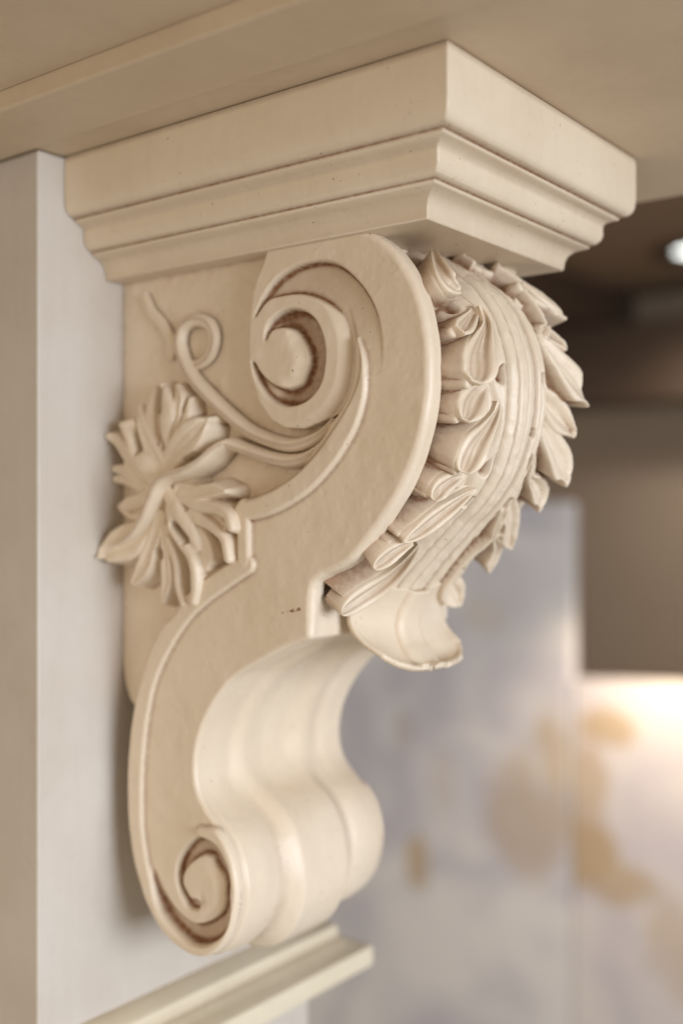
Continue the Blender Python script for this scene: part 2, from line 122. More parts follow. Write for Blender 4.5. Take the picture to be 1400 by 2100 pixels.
def paint(name, base, tint, glaze, rough=.38, glaze_amt=1.0, specks=True, spec=.5, bump=.25, mott=.05):
    m = bpy.data.materials.new(name); m.use_nodes = True; nt = m.node_tree
    b = nt.nodes['Principled BSDF']
    tc = N(nt, 'ShaderNodeTexCoord').outputs['Object']
    n1 = noise(nt, tc, 14, 3)
    c = mix(nt, ramp(nt, n1, [(.35, (0, 0, 0, 1)), (.7, (1, 1, 1, 1))]), base, tint)
    n2 = noise(nt, tc, 95, 5, .65)
    mp = N(nt, 'ShaderNodeMapping'); mp.inputs['Scale'].default_value = (60, 60, 6); nt.links.new(tc, mp.inputs[0])
    ns = noise(nt, mp.outputs[0], 2.2, 4, .6)
    c = mix(nt, math_(nt, 'MULTIPLY', ramp(nt, ns, [(.45, (0, 0, 0, 1)), (.8, (1, 1, 1, 1))]), .045), c, glaze)
    c = mix(nt, math_(nt, 'MULTIPLY', ramp(nt, n2, [(.5, (0, 0, 0, 1)), (.75, (1, 1, 1, 1))]), mott), c, glaze)
    # glaze rubbed into the carving, with painted shade on lobe walls (stored on the mesh), broken up by a fine noise
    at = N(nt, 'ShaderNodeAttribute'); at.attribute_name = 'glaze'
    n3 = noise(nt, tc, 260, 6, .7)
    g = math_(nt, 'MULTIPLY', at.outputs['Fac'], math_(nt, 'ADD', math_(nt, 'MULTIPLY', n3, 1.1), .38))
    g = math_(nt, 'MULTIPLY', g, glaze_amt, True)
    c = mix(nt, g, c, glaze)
    if specks:
        n4 = noise(nt, tc, 420, 2, .5)
        n5 = noise(nt, tc, 22, 2, .5)
        sp_ = math_(nt, 'MULTIPLY', ramp(nt, n4, [(.715, (0, 0, 0, 1)), (.74, (1, 1, 1, 1))]),
                    ramp(nt, n5, [(.5, (0, 0, 0, 1)), (.6, (1, 1, 1, 1))]))
        c = mix(nt, math_(nt, 'MULTIPLY', sp_, .8), c, srgb(70, 48, 30))
    nt.links.new(c, b.inputs['Base Color'])
    r = math_(nt, 'ADD', math_(nt, 'MULTIPLY', noise(nt, tc, 60, 4), .22), rough - .1)
    r = math_(nt, 'ADD', r, math_(nt, 'MULTIPLY', g, .2))
    nt.links.new(r, b.inputs['Roughness'])
    b.inputs['Specular IOR Level'].default_value = spec
    bp = N(nt, 'ShaderNodeBump'); bp.inputs['Strength'].default_value = bump; bp.inputs['Distance'].default_value = .0009
    nt.links.new(noise(nt, tc, 180, 5, .6), bp.inputs['Height'])
    nt.links.new(bp.outputs[0], b.inputs['Normal'])
    return m

GL = srgb(124, 80, 44)
M_carve = paint('cream_glazed_paint', srgb(230, 216, 195), srgb(224, 208, 185), GL, .42)
M_smooth = paint('cream_satin_paint', srgb(229, 215, 192), srgb(223, 207, 183), GL, .44, specks=True, bump=.12)
M_post = paint('pale_satin_paint', srgb(205, 198, 189), srgb(198, 189, 178), GL, .52, specks=False, bump=.08)
M_soff = paint('soffit_paint', srgb(212, 194, 168), srgb(203, 184, 158), GL, .5, specks=False, bump=.08)
M_ledge = paint('ledge_paint', srgb(226, 216, 192), srgb(218, 207, 182), GL, .5, specks=False, bump=.08)

def flat(name, c1, c2, scale=3, rough=.6):
    m = bpy.data.materials.new(name); m.use_nodes = True; nt = m.node_tree
    b = nt.nodes['Principled BSDF']; tc = N(nt, 'ShaderNodeTexCoord').outputs['Object']
    nt.links.new(mix(nt, noise(nt, tc, scale, 4), c1, c2), b.inputs['Base Color'])
    b.inputs['Roughness'].default_value = rough
    return m

# ------------------------------------------------------------------ numpy helpers
def cat(pts, n):                    # Catmull-Rom through rows of any width
    P = np.array(pts, float); P = np.vstack([2 * P[0] - P[1], P, 2 * P[-1] - P[-2]])
    out = []
    for i in range(1, len(P) - 2):
        t = np.linspace(0, 1, n, endpoint=False)[:, None]
        a, b, c, d = P[i - 1], P[i], P[i + 1], P[i + 2]
        out.append(.5 * (2 * b + (c - a) * t + (2 * a - 5 * b + 4 * c - d) * t * t + (3 * b - a - 3 * c + d) * t ** 3))
    out.append(P[-2:-1]); return np.vstack(out)

def near_line(X, Y, L, pad=12.0):
    """distance to a polyline and values interpolated along it, only worked out near it"""
    L = np.asarray(L, float); k = L.shape[1] - 2
    D = np.full(X.shape, 1e3); V = np.zeros(X.shape + (max(k, 1),))
    m = (X > L[:, 0].min() - pad) & (X < L[:, 0].max() + pad) & (Y > L[:, 1].min() - pad) & (Y < L[:, 1].max() + pad)
    x, y = X[m], Y[m]
    d = np.full(x.shape, 1e6); v = np.zeros(x.shape + (max(k, 1),))
    for a, b in zip(L[:-1], L[1:]):
        e = b[:2] - a[:2]; q = max(e @ e, 1e-9)
        t = np.clip(((x - a[0]) * e[0] + (y - a[1]) * e[1]) / q, 0, 1)
        dd = (x - a[0] - t * e[0]) ** 2 + (y - a[1] - t * e[1]) ** 2
        u = dd < d; d[u] = dd[u]
        if k: v[u] = a[2:] + t[u, None] * (b[2:] - a[2:])
    D[m] = np.sqrt(d); V[m] = v
    return D, V

def signed(X, Y, poly, pad=8.0):
    """negative inside a closed polygon"""
    P = np.asarray(poly, float); P2 = np.vstack([P, P[:1]])
    D, _ = near_line(X, Y, P2, pad)
    ins = np.zeros(X.shape, bool)
    for (x1, y1), (x2, y2) in zip(P2[:-1], P2[1:]):
        if y1 == y2: continue
        c = ((y1 > Y) != (y2 > Y)) & (X < (x2 - x1) * (Y - y1) / (y2 - y1) + x1)
        ins ^= c
    return np.where(ins, -D, D)

def sst(a, b, x):
    t = np.clip((x - a) / (b - a), 0, 1); return t * t * (3 - 2 * t)

def blur(A, s):
    k = int(3 * s) + 1; g = np.exp(-.5 * (np.arange(-k, k + 1) / s) ** 2); g /= g.sum()
    for ax in (0, 1):
        P = np.pad(A, [(k, k) if i == ax else (0, 0) for i in (0, 1)], mode='edge')
        out = np.zeros_like(A)
        for i, wgt in enumerate(g):
            sl = [slice(None)] * 2; sl[ax] = slice(i, i + A.shape[ax]); out += wgt * P[tuple(sl)]
        A = out
    return A

def gs1(Q, sg):
    k = int(3 * sg) + 1; g = np.exp(-.5 * (np.arange(-k, k + 1) / sg) ** 2); g /= g.sum()
    P = np.vstack([np.repeat(Q[:1], k, 0), Q, np.repeat(Q[-1:], k, 0)])
    return np.stack([np.convolve(P[:, i], g, 'valid') for i in range(Q.shape[1])], 1)

def resamp(P, step):
    P = np.asarray(P, float)
    d = np.r_[0, np.cumsum(np.hypot(*np.diff(P, axis=0).T))]
    s = np.arange(0, d[-1], step)
    return s, np.c_[np.interp(s, d, P[:, 0]), np.interp(s, d, P[:, 1])]

def normals(Q):
    T = np.gradient(Q, axis=0); T /= np.hypot(*T.T)[:, None]
    return np.c_[-T[:, 1], T[:, 0]]

def value_noise(shape, cell, seed):
    r = np.random.default_rng(seed)
    n0, n1 = int(shape[0] / cell) + 3, int(shape[1] / cell) + 3
    G = r.normal(size=(n0, n1))
    i = np.arange(shape[0]) / cell; j = np.arange(shape[1]) / cell
    i0 = i.astype(int); j0 = j.astype(int)
    a = (i - i0)[:, None]; b = (j - j0)[None]; a = a * a * (3 - 2 * a); b = b * b * (3 - 2 * b)
    g = lambda p, q: G[np.ix_(i0 + p, j0 + q)]
    return (g(0, 0) * (1 - a) * (1 - b) + g(1, 0) * a * (1 - b) + g(0, 1) * (1 - a) * b + g(1, 1) * a * b)

# ------------------------------------------------------------------ mesh helpers
def make(name, verts, faces, mat, parent=None, smooth=True, glaze=None, angle=None):
    me = bpy.data.meshes.new(name)
    verts = np.asarray(verts, np.float32)
    if isinstance(faces, np.ndarray):
        me.vertices.add(len(verts)); me.vertices.foreach_set('co', verts.ravel())
        nf, k = faces.shape
        me.loops.add(nf * k); me.loops.foreach_set('vertex_index', faces.astype(np.int32).ravel())
        me.polygons.add(nf); me.polygons.foreach_set('loop_start', (np.arange(nf) * k).astype(np.int32))
        me.update(calc_edges=True)
    else:
        me.from_pydata(verts.tolist(), [], faces)
    me.validate()
    if glaze is not None and len(me.vertices) == len(glaze):
        a = me.attributes.new('glaze', 'FLOAT', 'POINT'); a.data.foreach_set('value', np.asarray(glaze, np.float32))
    if smooth:
        me.polygons.foreach_set('use_smooth', np.ones(len(me.polygons), bool))
        if angle: me.set_sharp_from_angle(angle=radians(angle))
    me.materials.append(mat)
    o = bpy.data.objects.new(name, me); COL.objects.link(o)
    if parent: o.parent = parent
    return o

def grid_faces(n, m, keep, flip=False):
    idx = np.arange(n * m).reshape(n, m)
    q = np.stack([idx[:-1, :-1], idx[1:, :-1], idx[1:, 1:], idx[:-1, 1:]], -1)
    if flip: q = q[..., ::-1]
    return q[keep]

def compact(V, F, G=None):
    u = np.unique(F); r = np.full(len(V), -1); r[u] = np.arange(len(u))
    return V[u], r[F], (None if G is None else G[u])

def edge_r(z): return 2.6 + 1.6 * sst(-82, -62, z)

def add_skirt(V, F, G, mirror):
    e = np.concatenate([F[:, [i, (i + 1) % 4]] for i in range(4)])
    key = np.sort(e, 1); kk = key[:, 0].astype(np.int64) * (len(V) + 1) + key[:, 1]
    _, inv, cnt = np.unique(kk, return_inverse=True, return_counts=True)
    b = e[cnt[inv] == 1]; u = np.unique(b); r = np.full(len(V), -1); r[u] = np.arange(len(u)) + len(V)
    V2 = V[u].copy(); fd, _ = near_line(V2[:, 0] / MM, V2[:, 2] / MM, FR, 4)
    yy = np.where(fd < .05, edge_r(V2[:, 2] / MM), 3.0) * MM; V2[:, 1] = W * MM - yy if mirror else yy
    F2 = np.stack([b[:, 1], b[:, 0], r[b[:, 0]], r[b[:, 1]]], 1)
    return np.vstack([V, V2]), np.vstack([F, F2]), np.r_[G, G[u]]

def empty(name, loc, label, cat_, group=None):
    o = bpy.data.objects.new(name, None); COL.objects.link(o); o.location = loc
    o['label'] = label; o['category'] = cat_
    if group: o['group'] = group
    return o

def struct(o): o['kind'] = 'structure'; return o

def box(name, lo, hi, mat, parent=None, bev=.0015):
    import bmesh
    bm = bmesh.new(); bmesh.ops.create_cube(bm, size=1)
    for v in bm.verts: v.co = [lo[i] + (v.co[i] + .5) * (hi[i] - lo[i]) for i in range(3)]
    if bev: bmesh.ops.bevel(bm, geom=list(bm.edges), offset=bev, segments=2, profile=.5, affect='EDGES')
    me = bpy.data.meshes.new(name); bm.to_mesh(me); bm.free()
    me.materials.append(mat); o = bpy.data.objects.new(name, me); COL.objects.link(o)
    if parent: o.parent = parent
    return o

MM = .001
# ================================================================== setting
room_wall = flat('tan_wall', srgb(150, 134, 116), srgb(140, 122, 104), 2)
ceil_m = flat('brown_ceiling', srgb(140, 118, 98), srgb(128, 106, 86), 1.5)
dark_m = flat('dark_wood', srgb(84, 66, 52), srgb(66, 50, 38), 4)
struct(box('wall', (-3, 4.2, -3), (6, 4.3, 2.2), room_wall, bev=0))
struct(box('ceiling', (-3, .35, .95), (6, 4.2, 1.05), ceil_m, bev=0))

# ================================================================== pilaster
pil = empty('pilaster', (0, .0725, -.36), 'pale painted square post that the carved corbel is fixed to', 'pilaster')
def rel(o, root):                    # world coordinates kept while parenting
    o.parent = root; o.matrix_parent_inverse = root.matrix_world.inverted() if False else __import__('mathutils').Matrix.Translation(-Vector(root.location)); return o
rel(box('shaft', (-.26, -.057, -.9), (0, .202, .2206), M_post), pil)

def wrap_profile(name, prof, x0, ymin, ymax, mat, parent, glz=None, cap_bottom=False, angle=35):
    """moulding run round three sides: prof = [(projection, z)]"""
    V = []; F = []; G = []
    n = len(prof)
    for j, (p, z) in enumerate(prof):
        V += [(0.0005, ymin - p, z), (x0 + p, ymin - p, z), (x0 + p, ymax + p, z), (0.0005, ymax + p, z)]
        G += [glz[j] if glz else 0] * 4
    for j in range(n - 1):
        for k in range(3):
            a = j * 4 + k
            F.append((a, a + 1, a + 5, a + 4))
    if cap_bottom: F.append((3, 2, 1, 0)); F.append(tuple((n - 1) * 4 + k for k in range(4)))
    o = make(name, V, F, mat, None, True, G, angle)
    b = o.modifiers.new('bevel', 'BEVEL'); b.width = .0008; b.segments = 2; b.limit_method = 'ANGLE'; b.angle_limit = radians(50)
    return rel(o, parent)

base = [(0, -.3665), (.0335, -.3640), (.0362, -.3620), (.0368, -.3590), (.0368, -.3490), (.0360, -.3468), (.0320, -.3452),
        (.0230, -.3425), (.0195, -.3395), (.0170, -.3378), (.0168, -.3310), (.0160, -.3288), (.0110, -.3262), (.005, -.3240), (0, -.3232)]
wrap_profile('base_moulding', base, 0, -.057, .202, M_ledge, pil, [0] * 7 + [.1, .35, .3, 0, 0, 0, .1, .3], angle=40)

# ================================================================== soffit above
sof = empty('soffit', (.3, .1, .221), 'broad tan painted underside of the overhead beam above the corbel', 'soffit')
rel(box('soffit_board', (-.9, -.0622, .2212), (1.6, .279, .25), M_soff, bev=.0006), sof)
rel(box('edge_board', (-.9, -.1135, .2180), (1.6, -.0632, .25), M_soff, bev=.0015), sof)
rel(box('outer_board', (-.9, -1.0, .2285), (1.6, -.1137, .26), M_soff, bev=.001), sof)

# ================================================================== corbel
cor = empty('corbel', (0, .0725, -.268), 'large cream carved corbel with scrolls, vine leaf and acanthus, brown glaze in the cuts', 'corbel')
FR = np.array(TR['FRONT']); BK = np.array(TR['BACK']); BK = np.vstack([cat(BK[:12], 3)[:-1], BK[11:30], cat(BK[30:], 3)[1:]])
s_f, FRs = resamp(FR, .7); FRs = np.vstack([FRs, FR[-1:]]); s_f = np.r_[s_f, s_f[-1] + .5]
POLY = np.vstack([FR, BK])

# ---- cap moulding
cap = [(.0045, .1492), (.0052, .1545), (.0066, .1583), (.0098, .1612), (.0140, .1628), (.0160, .1634), (.0163, .1642), (.0160, .1650),
       (.0178, .1656), (.0200, .1670), (.0218, .1692), (.0226, .1722), (.0224, .1760), (.0228, .1785), (.0245, .1800), (.0275, .1812),
       (.0296, .1818), (.0300, .1826), (.0297, .1835), (.0318, .1839), (.0342, .1848), (.0360, .1868), (.0371, .1898), (.0376, .1950),
       (.0376, .2165), (.0370, .2209)]
gz = [.15, .1, .1, .2, .1, 0, .2, .95, .3, .0, 0, 0, .0, .2, .2, .1, 0, .2, .95, .4, .1, 0, 0, 0, 0, .5]
wrap_profile('cap_moulding', cap, .2428, 0, .145, M_smooth, cor, gz, True, 42)

# ---- relief of the side: height h towards the viewer in mm over (x, z)
ST = .6
gx = np.arange(-1, 255, ST); gz_ = np.arange(-274, 165, ST)
X, Z = np.meshgrid(gx, gz_, indexing='ij')
sd = signed(X, Z, POLY, 9)
h = np.zeros_like(X)
def band(key, amt, edge=2.2, rnd_=0):
    L = cat(TR[key], 6) if len(TR[key]) > 3 else np.array(TR[key])
    D, V = near_line(X, Z, L, 14)
    return amt * (1 - sst(-edge * .75, edge * .25, D - V[..., 0])), D, V
b1, _, _ = band('BAND', 3.4, 2.6); b2, _, _ = band('BANDV', 3.4, 3.4); b3, _, _ = band('BANDL', 3.0, 2.2)
h = np.maximum(h, np.maximum(b1, np.maximum(b2, b3)))
ex, ez = TR['RINGC'][0]
ang = np.arctan2(Z - ez, X - ex)
def groove(key, wall=1.1):
    L = cat(TR[key], 5); D, V = near_line(X, Z, np.c_[L, L[:, :2]], 30)
    groove.foot = V[..., 2], V[..., 3]; groove.mask = (1 - sst(-wall, wall * .6, D - V[..., 0])) * (V[..., 1] > 0)
    return V[..., 1] * (1 - sst(-wall, wall * .6, D - V[..., 0])), D - V[..., 0]
r_, dr = groove('REC', 1.0)
# ring: right shoulder rounded towards the recess
g1, dg1 = groove('G1')
h -= g1; foot1 = groove.foot
eyx, eyz = TR['EYE1'][0]
def dome(cx, cz, R0, R1, drop, a0, rng):
    r = np.hypot(X - cx, Z - cz); a = np.arctan2(Z - cz, X - cx)
    wgt = np.clip(np.cos(np.clip((a - a0), -pi, pi) * .5 * pi / rng), 0, 1) * (np.abs(a - a0) < rng)
    t = np.clip((r - R0) / (R1 - R0), 0, 1)
    return -drop * (1 - np.sqrt(np.clip(1 - (t * .98) ** 2, 0, 1))) * wgt * (r < R1 + 1.5)
def shoulder(d, D_, drop):
    t = np.clip(1 - d / D_, 0, 1)
    return drop * (.35 * (1 - np.sqrt(np.clip(1 - (t * .985) ** 2, 0, 1))) + .65 * t ** 1.35)
def about(cx, cz, foot):
    r = np.hypot(X - cx, Z - cz); rf = np.hypot(foot[0] - cx, foot[1] - cz)
    return r, rf, np.arctan2(Z - cz, X - cx)
r1, rf1, a1 = about(eyx, eyz, foot1)
near1 = r1 < 60
w1 = np.clip(np.cos(a1 + .10) * 1.7 - .1, 0, 1) * near1
in1 = (dg1 > 0) & (r1 < rf1)
h -= blur(np.where(in1, shoulder(dg1, 8.0, 6.2) * w1, 0), 1.6)
out1 = (dg1 > 0) & (r1 > rf1)
w1b = np.clip(np.cos(a1 + .22) * 1.7 - .1, 0, 1) * near1
sh = np.where(out1, shoulder(16.0 - dg1, 7.0, 4.8) * (1 - sst(20.0, 21.5, dg1)) * w1b, 0)
h -= np.maximum(r_, sh)
g2, dg2 = groove('G2'); foot2 = groove.foot
h = h * (1 - groove.mask) - g2
e2x, e2z = TR['EYE2'][0]
r2_, rf2, a2 = about(e2x, e2z, foot2)
w2 = np.clip(np.cos(a2 + .25) * 1.8 - .1, 0, 1) * (r2_ < 45) * sst(e2x - 1, e2x + 4, X)
h -= blur(np.where((dg2 > 0) & (r2_ < rf2), shoulder(dg2, 7.5, 4.4) * w2, 0), 1.6)
wob = value_noise(X.shape, 14, 3) * .10 + value_noise(X.shape, 5, 4) * .04
fr0, _ = near_line(X, Z, FR, 9)
h = blur(h, .75) + wob * sst(0, 2.5, fr0)
cav = blur(h, 3.2) - h
cav2 = blur(h, 1.4) - h
# rounding on the free edges
frd, _ = near_line(X, Z, FR, 9); frd = np.where(sd > 0, np.clip(frd - sd, 0, None), frd)
RAD = edge_r(Z)
rad = lambda d, R: np.where(d < R, -(R - np.sqrt(np.clip(R * R - (R - np.clip(d, 0, R)) ** 2, 0, None))), 0)
h += rad(frd, RAD)
bkd, _ = near_line(X, Z, BK, 6); bkd = np.where(sd > 0, np.clip(bkd - sd, 0, None), bkd)
h += rad(bkd, 1.0)
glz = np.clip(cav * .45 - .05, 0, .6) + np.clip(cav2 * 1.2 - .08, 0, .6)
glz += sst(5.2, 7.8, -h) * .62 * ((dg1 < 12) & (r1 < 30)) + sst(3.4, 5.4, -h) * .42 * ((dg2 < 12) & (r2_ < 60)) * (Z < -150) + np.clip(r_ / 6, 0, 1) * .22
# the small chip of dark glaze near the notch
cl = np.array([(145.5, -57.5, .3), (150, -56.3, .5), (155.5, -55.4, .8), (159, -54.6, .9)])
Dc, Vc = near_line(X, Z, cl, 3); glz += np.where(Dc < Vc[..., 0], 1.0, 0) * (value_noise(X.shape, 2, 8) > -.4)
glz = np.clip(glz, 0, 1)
# snap the outline
keep_v = sd <= 0
kf = keep_v[:-1, :-1] | keep_v[1:, :-1] | keep_v[1:, 1:] | keep_v[:-1, 1:]
gxn, gzn = np.gradient(sd, ST); gl = np.hypot(gxn, gzn) + 1e-6
out = sd > 0
Xs = np.where(out & (sd < 3), X - gxn / gl * sd, X); Zs = np.where(out & (sd < 3), Z - gzn / gl * sd, Z)
def side(name, mirror):
    Y = -h if not mirror else W + h
    V = np.stack([Xs, Y, Zs], -1).reshape(-1, 3) * MM
    F = grid_faces(*X.shape, kf, mirror)
    V, F, G = compact(V, F, glz.ravel())
    V, F, G = add_skirt(V, F, G, mirror)
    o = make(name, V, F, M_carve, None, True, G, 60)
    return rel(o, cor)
side('scroll_side', False); side('scroll_side', True)

# ---- front of the scroll: strip over (s, t)
TT = .7
ts = np.linspace(4.2, W - 4.2, 196)
n_s = len(s_f)
Nf = normals(gs1(FRs, 2.0))
Sg, Tg = np.meshgrid(s_f, ts, indexing='ij')
Rf = edge_r(FRs[:, 1])[:, None]; Tg = Rf + (Tg - 4.2) / (W - 8.4) * (W - 2 * Rf)
zc = FRs[:, 1][:, None] * np.ones_like(Tg)
U = np.minimum(Tg, W - Tg)
hf = np.zeros_like(Tg)
inner = sst(10.5, 12.5, U)
up = 1 - sst(282, 290, Sg)                       # the channel that holds the acanthus ends at the notch
up = up * sst(20, 40, Sg + 20)
hf -= 9.5 * inner * up
lo = sst(312, 345, Sg)
dc = W / 2 - U
bulge = (5.5 + 3.5 * sst(515, 545, Sg)) * (1 - sst(20, 34, dc)) - 1.6 * np.exp(-((dc - 35) / 5.0) ** 2) + 1.2 * np.exp(-((dc - 52) / 11.0) ** 2)
fl = -2.2 * (1 - sst(8, 26, dc)) + 1.5 * np.exp(-((dc - 31) / 7.0) ** 2) - 1.1 * np.exp(-((dc - 44) / 6.0) ** 2)
bl = sst(440, 500, Sg)
hf += lo * (fl * (1 - bl) + (bulge + 1.5) * bl)
# rounded near and far edges
hf = (hf + value_noise(hf.shape, 16, 9) * .12 + value_noise(hf.shape, 6, 10) * .04) * sst(4.2, 7.5, U)
hfb = blur(hf, 4) - hf
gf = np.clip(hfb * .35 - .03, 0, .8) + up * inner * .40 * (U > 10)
gf = np.clip(gf, 0, 1)
PX = FRs[:, 0][:, None] + Nf[:, 0][:, None] * hf; PZ = FRs[:, 1][:, None] + Nf[:, 1][:, None] * hf
Vf = np.stack([PX, Tg, PZ], -1).reshape(-1, 3) * MM
kk = (U[:-1, :-1] > 2.0)
Ff = grid_faces(*Tg.shape, np.ones((n_s - 1, len(ts) - 1), bool), True)
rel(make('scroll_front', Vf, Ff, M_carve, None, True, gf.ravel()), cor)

# ---- back of the scroll between the two sides
_, BKs = resamp(BK, 2.0)
Vb = np.array([(x, y, z) for x, z in BKs for y in (3, W - 3)], float) * MM
Fb = [(2 * i, 2 * i + 1, 2 * i + 3, 2 * i + 2) for i in range(len(BKs) - 1)]
rel(make('scroll_back', Vb, Fb, M_smooth, None, True, None, 50), cor)

# ---- recessed panel between scroll and post
pp = [(0.6, 162), (200, 162), (200, 30), (150, -25), (100, -55), (50, -80), (34, -104), (22, -122), (15, -128), (8, -122), (3, -112), (.6, -100)]
def slab(name, poly, y0, y1, mat, parent):
    n = len(poly); V = [(x * MM, y0 * MM, z * MM) for x, z in poly] + [(x * MM, y1 * MM, z * MM) for x, z in poly]
    F = [tuple(range(2 * n - 1, n - 1, -1))] + [(i, n + i, n + (i + 1) % n, (i + 1) % n) for i in range(n)]
    return rel(make(name, V, F, mat, None, False), parent)
PB = 10.0
slab('panel_core', pp, PB, W - 8, M_carve, cor)
pd = signed(X, Z, pp, 6); pk = pd <= 0
pkf = pk[:-1, :-1] | pk[1:, :-1] | pk[1:, 1:] | pk[:-1, 1:]
pgx, pgz = np.gradient(pd, ST); pl = np.hypot(pgx, pgz) + 1e-6
Xp = np.where(pd > 0, X - pgx / pl * pd, X); Zp = np.where(pd > 0, Z - pgz / pl * pd, Z)
vd, _ = near_line(X, Z, cat(TR['TA'], 4), 14); vd2, _ = near_line(X, Z, cat(TR['TB'], 4), 14); vd = np.minimum(vd, vd2)
hp = blur(value_noise(X.shape, 10, 41) * .18 + value_noise(X.shape, 4, 42) * .06, 1)
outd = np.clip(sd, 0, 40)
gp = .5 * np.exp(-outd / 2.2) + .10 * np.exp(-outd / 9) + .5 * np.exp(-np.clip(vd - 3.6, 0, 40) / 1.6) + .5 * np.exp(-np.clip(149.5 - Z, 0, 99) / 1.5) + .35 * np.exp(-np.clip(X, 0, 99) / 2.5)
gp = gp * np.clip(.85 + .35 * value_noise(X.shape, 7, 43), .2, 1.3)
Vp = np.stack([Xp, PB + hp * (pd < -1), Zp], -1).reshape(-1, 3) * MM
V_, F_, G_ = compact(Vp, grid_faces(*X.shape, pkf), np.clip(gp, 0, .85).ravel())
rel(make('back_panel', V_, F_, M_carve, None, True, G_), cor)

# ---- raised stems and tendrils on the panel
def relief(name, L, y_base, mat, parent, prof=1.0, rows=9, groove_=0):
    """a carved strand: half-round section of given half width and height along a line"""
    C_ = cat(L, 8); T = np.gradient(C_[:, :2], axis=0); T /= np.hypot(*T.T)[:, None] + 1e-9
    nn = np.c_[-T[:, 1], T[:, 0]]; V = []; G = []
    for i, c in enumerate(C_):
        for j in range(rows):
            a = pi * j / (rows - 1); off = -cos(a) * c[2]; hh = c[3] * (sin(a) ** .75)
            hh -= groove_ * math.exp(-((off / c[2] - .1) / .13) ** 2) * sst(.0, .25, min(i, len(C_) * .45) / len(C_))
            V.append(((c[0] + nn[i, 0] * off) * MM, (y_base - hh) * MM, (c[1] + nn[i, 1] * off) * MM))
            G.append(.55 if j in (0, rows - 1) else (.35 if groove_ and abs(off / c[2] - .1) < .2 else 0))
    F = [(i * rows + j, i * rows + j + 1, (i + 1) * rows + j + 1, (i + 1) * rows + j) for i in range(len(C_) - 1) for j in range(rows - 1)]
    F += [tuple(range(rows)), tuple((len(C_) - 1) * rows + k for k in reversed(range(rows)))]
    o = make(name, V, F, mat, None, True, G)
    return rel(o, parent)
relief('tendril', TR['TA'], 9, M_carve, cor, groove_=.6, rows=13)
relief('leaf_stem', TR['TB'], 9, M_carve, cor, groove_=.4, rows=13)
relief('tendril', TR['TC'], 8.5, M_carve, cor)

# ---- lobed leaves as carved relief
def lobes(Xa, Ya, LIST, bottom, steep=3.2, tilt=0.0):
    Hh = np.full(Xa.shape, bottom, float)
    for k, (pts, cup) in enumerate(LIST):
        L = cat(pts, 6); L[:, 2] = np.maximum(L[:, 2], .4)
        D, V = near_line(Xa, Ya, L, 14)
        wd = V[..., 0]; c = np.clip(D / wd, 0, 1)
        top = V[..., 1]
        if cup > 0:                           # spoon with a rolled rim and a low ridge down the middle
            hh = top - cup * (1 - sst(.0, .74, c)) - 2.0 * (np.clip((c - .78) / .22, 0, 1)) ** 2 + .30 * cup * np.exp(-(c / .16) ** 2) + .12 * np.sin(c * 18) * (c < .7)
        else:
            hh = top + (-cup) * (np.sqrt(np.clip(1 - c * c, 0, 1)) - .6)
        out_ = np.clip(D - wd, 0, None)
        if tilt:                              # the blade leans: its side towards the midrib stands higher
            _, Vq = near_line(Xa, Ya, np.c_[L[:, :2], L[:, 1]], 14)
            hh = hh + np.clip(tilt * (Ya - Vq[..., 0]), -8, 6.5)
        hh = hh - out_ * steep - .8 * sst(0, 1, out_)
        hh = np.where(D > 500, bottom, hh)
        Hh = np.maximum(Hh, hh)
    return Hh

# vine leaf on the panel
vs = .55
vx = np.arange(.6, 128, vs); vz = np.arange(-72, 86, vs)
VX, VZ = np.meshgrid(vx, vz, indexing='ij')
HV = lobes(VX, VZ, [([(q[0], q[1], q[2] * 1.10, q[3]) for q in p], c * (.8 if c > 0 else .9)) for p, c in TR['VINE']], -4, 4.5)
web = lobes(VX, VZ, TR['VWEB'], -4, 2.0)
HV = np.maximum(HV, web)
for hl in TR['VHOLE']:
    D, V = near_line(VX, VZ, cat(hl, 6) if len(hl) > 2 else np.array(hl), 10)
    HV = np.minimum(HV, np.where(D < 100, HV - 12 * (1 - sst(-1.2, .8, D - V[..., 0])), HV))
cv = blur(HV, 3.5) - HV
HV = blur(HV, .8)
HV += value_noise(HV.shape, 9, 21) * .12
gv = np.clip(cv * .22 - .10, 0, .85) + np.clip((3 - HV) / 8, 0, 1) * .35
kv = HV > -2.5
kfv = kv[:-1, :-1] | kv[1:, :-1] | kv[1:, 1:] | kv[:-1, 1:]
Vv = np.stack([VX, 9.0 - HV, VZ], -1).reshape(-1, 3) * MM
V_, F_, G_ = compact(Vv, grid_faces(*VX.shape, kfv), gv.ravel())
rel(make('vine_leaf', V_, F_, M_carve, None, True, G_), cor)

# acanthus on the front, carried by its own curve
_, CA0 = resamp(TR['CARR'], .45)
sc_ = np.arange(len(CA0)) * .45
NCa = normals(gs1(CA0, 11))
ta = np.arange(2, W - 1.9, .45)
SA, TA_ = np.meshgrid(sc_, ta, indexing='ij')
UA = np.minimum(TA_, W - TA_)
dcn = W / 2 - UA
hc = np.interp(sc_, [0, 40, 60, 75, 94, 120, 150, 180, 200, 217, 240, 268, 300, 340], [-16, -14, -11, -6, -1, 3, 4, 3, 0, -4, -6, -5, -2, -1])
wc = np.interp(sc_, [0, 60, 94, 145, 180, 217, 241, 268, 295, 340], [8, 9, 10, 9.5, 8, 7, 7.5, 9, 12, 15])
bw = np.interp(sc_, [0, 30, 60, 90, 120, 160, 200, 240, 270, 284, 298, 312, 324, 332, 345], [20, 44, 47, 49, 50, 50, 49, 47, 46, 42, 36, 25, 20, 16, 4])
Hc = hc[:, None]; Wc = wc[:, None]; Bw = bw[:, None]
